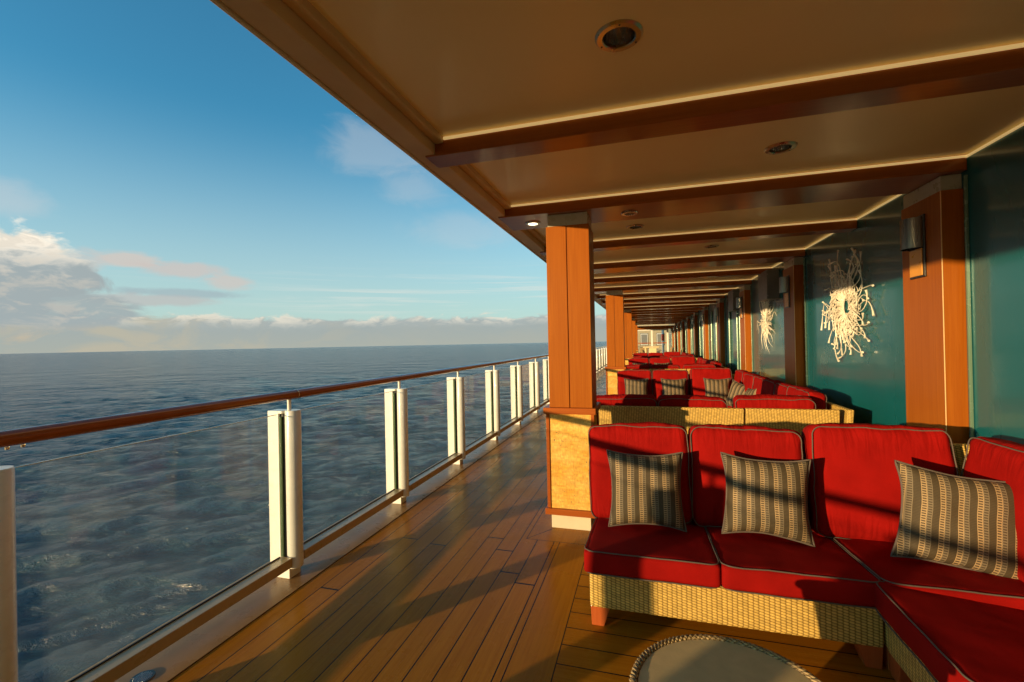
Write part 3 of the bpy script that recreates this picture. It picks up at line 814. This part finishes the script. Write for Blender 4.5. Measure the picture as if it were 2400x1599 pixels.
def corner():
    t = thing('corner_sofa', '', 'sofa'); w, d = 0.82, 0.80
    b = B(); b.box(0.002, w, 0, d, 0.10, 0.285, 0.012); back_shell(b, 0.002, w+0.03, d); back_shell(b, 0.0, d-0.06, w, side='x'); b.build('wicker_frame', M['wicker'], t)
    for (x, y, sx, sy) in ((0.005, 0.006, -1, -1), (w-0.005, 0.006, 1, -1), (0.005, d-0.006, -1, 1), (w-0.005, d-0.006, 1, 1)):
        leg_bm(x, y, sx, sy).build('leg', M['leg'], t)
    cushion(0.68, 0.70, SEAT1-SEAT0, 'seat_cushion', t, Matrix.Translation((0.318, 0.285, (SEAT0+SEAT1)/2-0.006)) @ Matrix.Rotation(R(-5.0), 4, 'X'), seed=11, r=0.022, puff=0.005, wr=0.003)
    mx = Matrix.Translation((0.238, 0.64, 0.668)) @ Matrix.Rotation(R(-7), 4, 'X')
    cushion(0.672, 0.16, 0.62, 'back_cushion', t, mx, seed=13, r=0.042, puff=0.020, pipe='xz', wr=0.010)
    mx = Matrix.Translation((0.665, 0.265, 0.67)) @ Matrix.Rotation(-PI/2, 4, 'Z') @ Matrix.Rotation(R(-8), 4, 'X')
    cushion(0.66, 0.155, 0.57, 'back_cushion', t, mx, seed=17, r=0.042, puff=0.018, pipe='xz', wr=0.010)
    return t
PRO = {'A': two_seat(False), 'M': two_seat(True), 'C': corner()}
seen = set()
def put(kind, x, y, rz, label):
    o = PRO[kind] if kind not in seen else copy_tree(PRO[kind]); seen.add(kind)
    o.location = (x, y, 0); o.rotation_euler = (0, 0, R(rz)); tag(o, label, 'sofa', 'red cushioned wicker sofa sections')
put('A', -0.31, 2.40, 0, 'nearest two-seat wicker sofa section with red cushions, two striped pillows on it')
put('C', 1.005, 2.40, 0, 'nearest corner section with red cushions and the tilted striped pillow')
put('M', 1.00, 2.395, -90, 'red wicker sofa section against the wall at the bottom right corner')
GR = [('second', 0.0), ('third', 5.93), ('farthest', 11.86)]
for gname, dy in GR:
    put('M', 0.85, 5.36+dy, 180, f'two-seat red sofa section of the {gname} seating group, its wicker back towards the camera')
    put('C', 0.86, 5.40+dy, -90, f'corner section of the {gname} seating group, its wicker back towards the camera')
    put('A', 0.89, 6.72+dy, -90, f'nearer red sofa section along the wall in the {gname} seating group')
    put('M', 0.89, 8.035+dy, -90, f'farther red sofa section along the wall in the {gname} seating group')
    put('A', -0.45, 8.04+dy, 0, f'two-seat red sofa section facing the camera in the {gname} seating group')
    put('C', 0.865, 8.04+dy, 0, f'corner red sofa section facing the camera in the {gname} seating group')

# ------------------------------------------------------------------ striped pillows
def pillow(w, h, seed):
    n = 30; b = B(); bm = b.bm; T = 0.088
    def edge(u, v):
        # concave sides, ears at the corners
        x = u*w/2*1.01*(1-0.125*(1-v*v)**1.0*abs(u)**3) ; z = v*h/2*1.01*(1-0.13*(1-u*u)**1.0*abs(v)**3)
        return x, z
    grid = {}
    for s in (-1, 1):
        for i in range(n+1):
            for j in range(n+1):
                u, v = -1+2*i/n, -1+2*j/n
                if s == 1 and (i in (0, n) or j in (0, n)): grid[(s, i, j)] = grid[(-1, i, j)]; continue
                x, z = edge(u, v)
                y = s*T*((1-u**4)*(1-v**4))**0.62*(0.8+0.2*(1-u*u)*(1-v*v))
                q = Vector((x*9+seed*5, s*0.7, z*9))
                y += noise.noise(q)*0.009*((1-u**4)*(1-v**4))**0.5
                p = Vector((x, y, z)) + noise.noise_vector(Vector((x*6+seed, 3, z*6)))*0.006
                grid[(s, i, j)] = bm.verts.new(p)
    for s in (-1, 1):
        for i in range(n):
            for j in range(n):
                f = (grid[(s, i, j)], grid[(s, i+1, j)], grid[(s, i+1, j+1)], grid[(s, i, j+1)])
                bm.faces.new(f if s == -1 else f[::-1])
    ring = [grid[(-1, i, 0)].co.copy() for i in range(n)]+[grid[(-1, n, j)].co.copy() for j in range(n)]+[grid[(-1, n-i, n)].co.copy() for i in range(n)]+[grid[(-1, 0, n-j)].co.copy() for j in range(n)]
    o = b.build('throw_pillow', M['stripe'], ang=180)
    pb = B(); pb.tube(ring, 0.006, 6, closed=True); pb.build('piping', M['piping'], o)
    return o
plist = [(0.435, 0.435, (-0.015, 2.80, 0.615), 3, 0, 14, 'striped square pillow on the left seat of the nearest sofa'),
         (0.44, 0.435, (0.625, 2.80, 0.618), -3, 2, 14, 'striped square pillow on the second seat of the nearest sofa'),
         (0.50, 0.46, (1.42, 2.655, 0.612), -9, 7, 14, 'large tilted striped pillow in the nearest sofa corner at the right edge')]
for i, (w, h, loc, rz, ry, rx, lab) in enumerate(plist):
    o = pillow(w, h, i+1); o.location = loc; o.rotation_euler = (R(-rx), R(ry), R(rz)); tag(o, lab, 'pillow', 'striped throw pillows')
pz = pillow(0.42, 0.42, 9)
rest = []
for gname, dy in GR:
    rest += [((-0.17, 8.43+dy, 0.61), 0, 0, f'striped pillow on the left seat facing the camera, {gname} seating group'),
             ((0.47, 8.43+dy, 0.61), 3, 0, f'striped pillow on the middle seat facing the camera, {gname} seating group')]
    if dy == 0:
        rest += [((1.17, 8.40, 0.62), 0, 0, 'striped pillow upright in the far corner of the second seating group'),
                 ((1.40, 7.75, 0.60), -50, 12, 'leaning striped pillow beside the wall run of the second seating group'),
                 ((1.43, 7.10, 0.59), -80, -8, 'shaded striped pillow on the wall run of the second seating group')]
for k, (loc, rz, ry, lab) in enumerate(rest):
    o = pz if k == 0 else copy_tree(pz)
    o.location = loc; o.rotation_euler = (R(-13), R(ry), R(rz)); tag(o, lab, 'pillow', 'striped throw pillows')

# ------------------------------------------------------------------ round table
t = thing('round_table', 'low round wicker table with grey top at the bottom edge', 'table', (0.221, 1.362, 0))
b = B(); b.lathe([(0.0, 0.502), (0.262, 0.502), (0.262, 0.492), (0.0, 0.492)], seg=64); b.build('tabletop', M['tabletop'], t, ang=30)
b = B()
for ph in (0, PI, PI/2, 1.5*PI):
    pts = []
    for k in range(360):
        a = 2*PI*k/360; th = a*27+ph
        rr = 0.275+0.0078*math.cos(th); pts.append((rr*math.cos(a), rr*math.sin(a), 0.497+0.0078*math.sin(th)))
    b.tube(pts, 0.0056, 6, closed=True)
b.build('braided_rim', M['wicker_dark'], t)
b = B(); b.lathe([(0.268, 0.490), (0.262, 0.44), (0.235, 0.22), (0.20, 0.03), (0.195, 0.012), (0.0, 0.012)], seg=64); b.build('base', M['wicker'], t)

# ------------------------------------------------------------------ wall art: radiating enamelled tendrils
def art(label, cy, cz, seed, curly=True, ry=0.50, rz=0.56, n=170):
    rnd = random.Random(seed)
    b = B()
    for i in range(n):
        a = 2*PI*i/n + rnd.uniform(-0.1, 0.1)
        big = i % 5 == 0
        out = rnd.uniform(0.62, 1.15) if big else rnd.uniform(0.30, 0.58)
        ca, sa = math.cos(a), math.sin(a)
        e = 1/math.sqrt((ca/ry)**2+(sa/rz)**2)
        r0 = 0.088; r1 = r0+(e-r0)*out
        bend = rnd.uniform(-1, 1); hook = rnd.choice((-1, 1))*rnd.uniform(0.5, 1.6)
        swirl = rnd.uniform(-0.8, 0.45) if curly else rnd.uniform(-0.2, 0.1)
        lift = rnd.uniform(0.0, 0.045); pts = []; m_ = 16
        for k in range(m_):
            s = k/(m_-1); r = r0+(r1-r0)*s
            aa = a+swirl*s*s+0.16*bend*math.sin(s*PI*2.2)
            x = -0.022-lift*math.sin(PI*min(1.0, s*1.1))-0.03*s*(lift/0.055)
            y, z = r*math.cos(aa), r*math.sin(aa)
            if curly and s > 0.78:                      # hooked tip
                q = (s-0.78)/0.22*hook; L = 0.032 if big else 0.022
                y += -math.sin(aa)*L*q*abs(q)*0.7; z += math.cos(aa)*L*q*abs(q)*0.7
                x -= 0.02*abs(q)
                y -= math.cos(aa)*0.02*q*q; z -= math.sin(aa)*0.02*q*q
            pts.append((x, y, z))
        rr = 0.0048 if big else 0.0038
        if curly: b.tube(pts, (lambda s, rr=rr, big=big: rr*(1.15-0.35*s)+(0.007*max(0, s-0.88)/0.12 if big else 0.001*s)), 6)
        else: b.tube(pts, (lambda s, rr=rr: 0.0012+rr*1.35*math.sin(PI*(0.25+0.75*s))), 6)
    # backing ring fixes it to the wall
    ring = [(-0.02, 0.095*math.cos(2*PI*k/32), 0.095*math.sin(2*PI*k/32)) for k in range(32)]
    b.tube(ring, 0.009, 8, closed=True)
    for k in range(4):
        a = PI/4+PI/2*k; b.tube([(-0.02, 0.095*math.cos(a), 0.095*math.sin(a)), (0.0, 0.095*math.cos(a), 0.095*math.sin(a))], 0.006, 6)
    o = b.build('wall_art', M['art'], ang=60); o.location = (1.978, cy, cz)
    return tag(o, label, 'wall art', 'white tendril wall sculptures')
art('bright cream burst of curling tendrils hung on the teal wall, nearer the camera', 5.31, 1.80, 5, ry=0.58, n=300)
art('paler burst of thin spiky tendrils on the teal wall beyond the second pilaster', 8.40, 1.80, 8, curly=False, ry=0.58, rz=0.58, n=120)

# ------------------------------------------------------------------ far end
t = thing('white_doorway', 'white framed opening at the far end of the lounge', 'doorway', (0, 34, 0))
for x in (-0.56, 0.48, 1.55):
    b = B(); b.box(x-0.06, x+0.06, 0, 0.12, 0.0, 2.2, 0.006); b.build('frame_post', M['white'], t)
b = B(); b.box(-0.62, 1.61, 0, 0.12, 2.201, 2.29, 0.006); b.build('frame_head', M['white'], t)
b = B(); b.box(-0.70, 1.97, -0.2, 0.2, 2.295, 2.53, 0.01); b.build('header', M['wood'], t)
b = B(); b.box(-0.50, 0.42, 0.02, 0.08, 1.27, 1.33, 0.004); b.box(0.54, 1.49, 0.02, 0.08, 1.27, 1.33, 0.004); b.build('cross_rail', M['wood_trim'], t)
t = thing('deckhouse', 'cream deckhouse with windows seen through the far white doorway', 'building', (0, 46, 0))
b = B(); b.box(-1.6, 3.5, 0, 3, 0.0, 3.4, 0.01); b.build('body', M['shed'], t)
for x in (-0.45, 1.05, 2.3):
    b = B(); b.box(x, x+0.75, -0.03, -0.005, 1.0, 2.2, 0.005); w = b.build('window', M['dark_steel'], t)
    b = B(); b.box(x+0.05, x+0.70, -0.042, -0.032, 1.05, 2.15); b.build('frame', M['white'], w)
    b = B(); b.box(x+0.09, x+0.66, -0.05, -0.043, 1.10, 2.10); b.build('pane', M['grey_panel'], w)
t = thing('barrier_post', 'white and red banded post beyond the far doorway', 'post', (1.32, 36.5, 0))
b = B(); b.tube([(0, 0, 0), (0, 0, 2.3)], 0.09, 16); b.build('pole', M['white'], t)
b = B(); b.tube([(0, 0, 1.45), (0, 0, 1.95)], 0.1, 16); b.build('band', M['red_paint'], t)
def counter():
    t = thing('bar_counter', 'pale box-fronted bar table standing beyond the last red sofas', 'bar table', (0, 24.3, 0))
    b = B(); b.box(0.2, 0.55, 0, 0.7, 0, 1.10, 0.01); b.build('body', M['pale'], t)
    b = B(); b.box(-0.1, 0.68, -0.05, 0.8, 1.12, 1.18, 0.01); b.build('top', M['pale'], t)
    b = B(); b.box(-0.02, 0.04, 0.1, 0.16, 0, 1.12, 0.005); b.box(-0.02, 0.04, 0.6, 0.66, 0, 1.12, 0.005); b.build('leg', M['pale'], t)
    return t
counter()
def stool():
    t = thing('bar_stool', '', 'bar stool')
    for x in (0, 0.36):
        for y in (0, 0.36): b = B(); b.tube([(x*1.1-0.02, y*1.1-0.02, 0.001), (x, y, 0.74)], 0.018, 8); b.build('leg', M['dark'], t)
    b = B(); b.box(-0.03, 0.39, -0.03, 0.39, 0.74, 0.80, 0.015); b.build('seat', M['wicker_dark'], t)
    b = B(); b.hexa([(-0.02, 0.36, 0.80), (0.38, 0.36, 0.80), (0.38, 0.39, 0.80), (-0.02, 0.39, 0.80), (-0.02, 0.42, 1.12), (0.38, 0.42, 1.12), (0.38, 0.45, 1.12), (-0.02, 0.45, 1.12)], 0.01); b.build('backrest', M['wicker_dark'], t)
    return t
sp = stool()
for k, (x, y, a, lab) in enumerate(((-0.62, 24.2, 60, 'dark wicker bar stool left of the pale bar table'), (0.85, 24.3, -70, 'dark wicker bar stool right of the pale bar table'),
                                    (1.35, 23.2, -100, 'dark wicker bar stool by the wall beyond the last sofas'), (0.1, 26.0, 180, 'dark wicker bar stool behind the pale bar table'))):
    o = sp if k == 0 else copy_tree(sp); o.location = (x, y, 0); o.rotation_euler = (0, 0, R(a)); tag(o, lab, 'bar stool', 'dark bar stools at the far end')
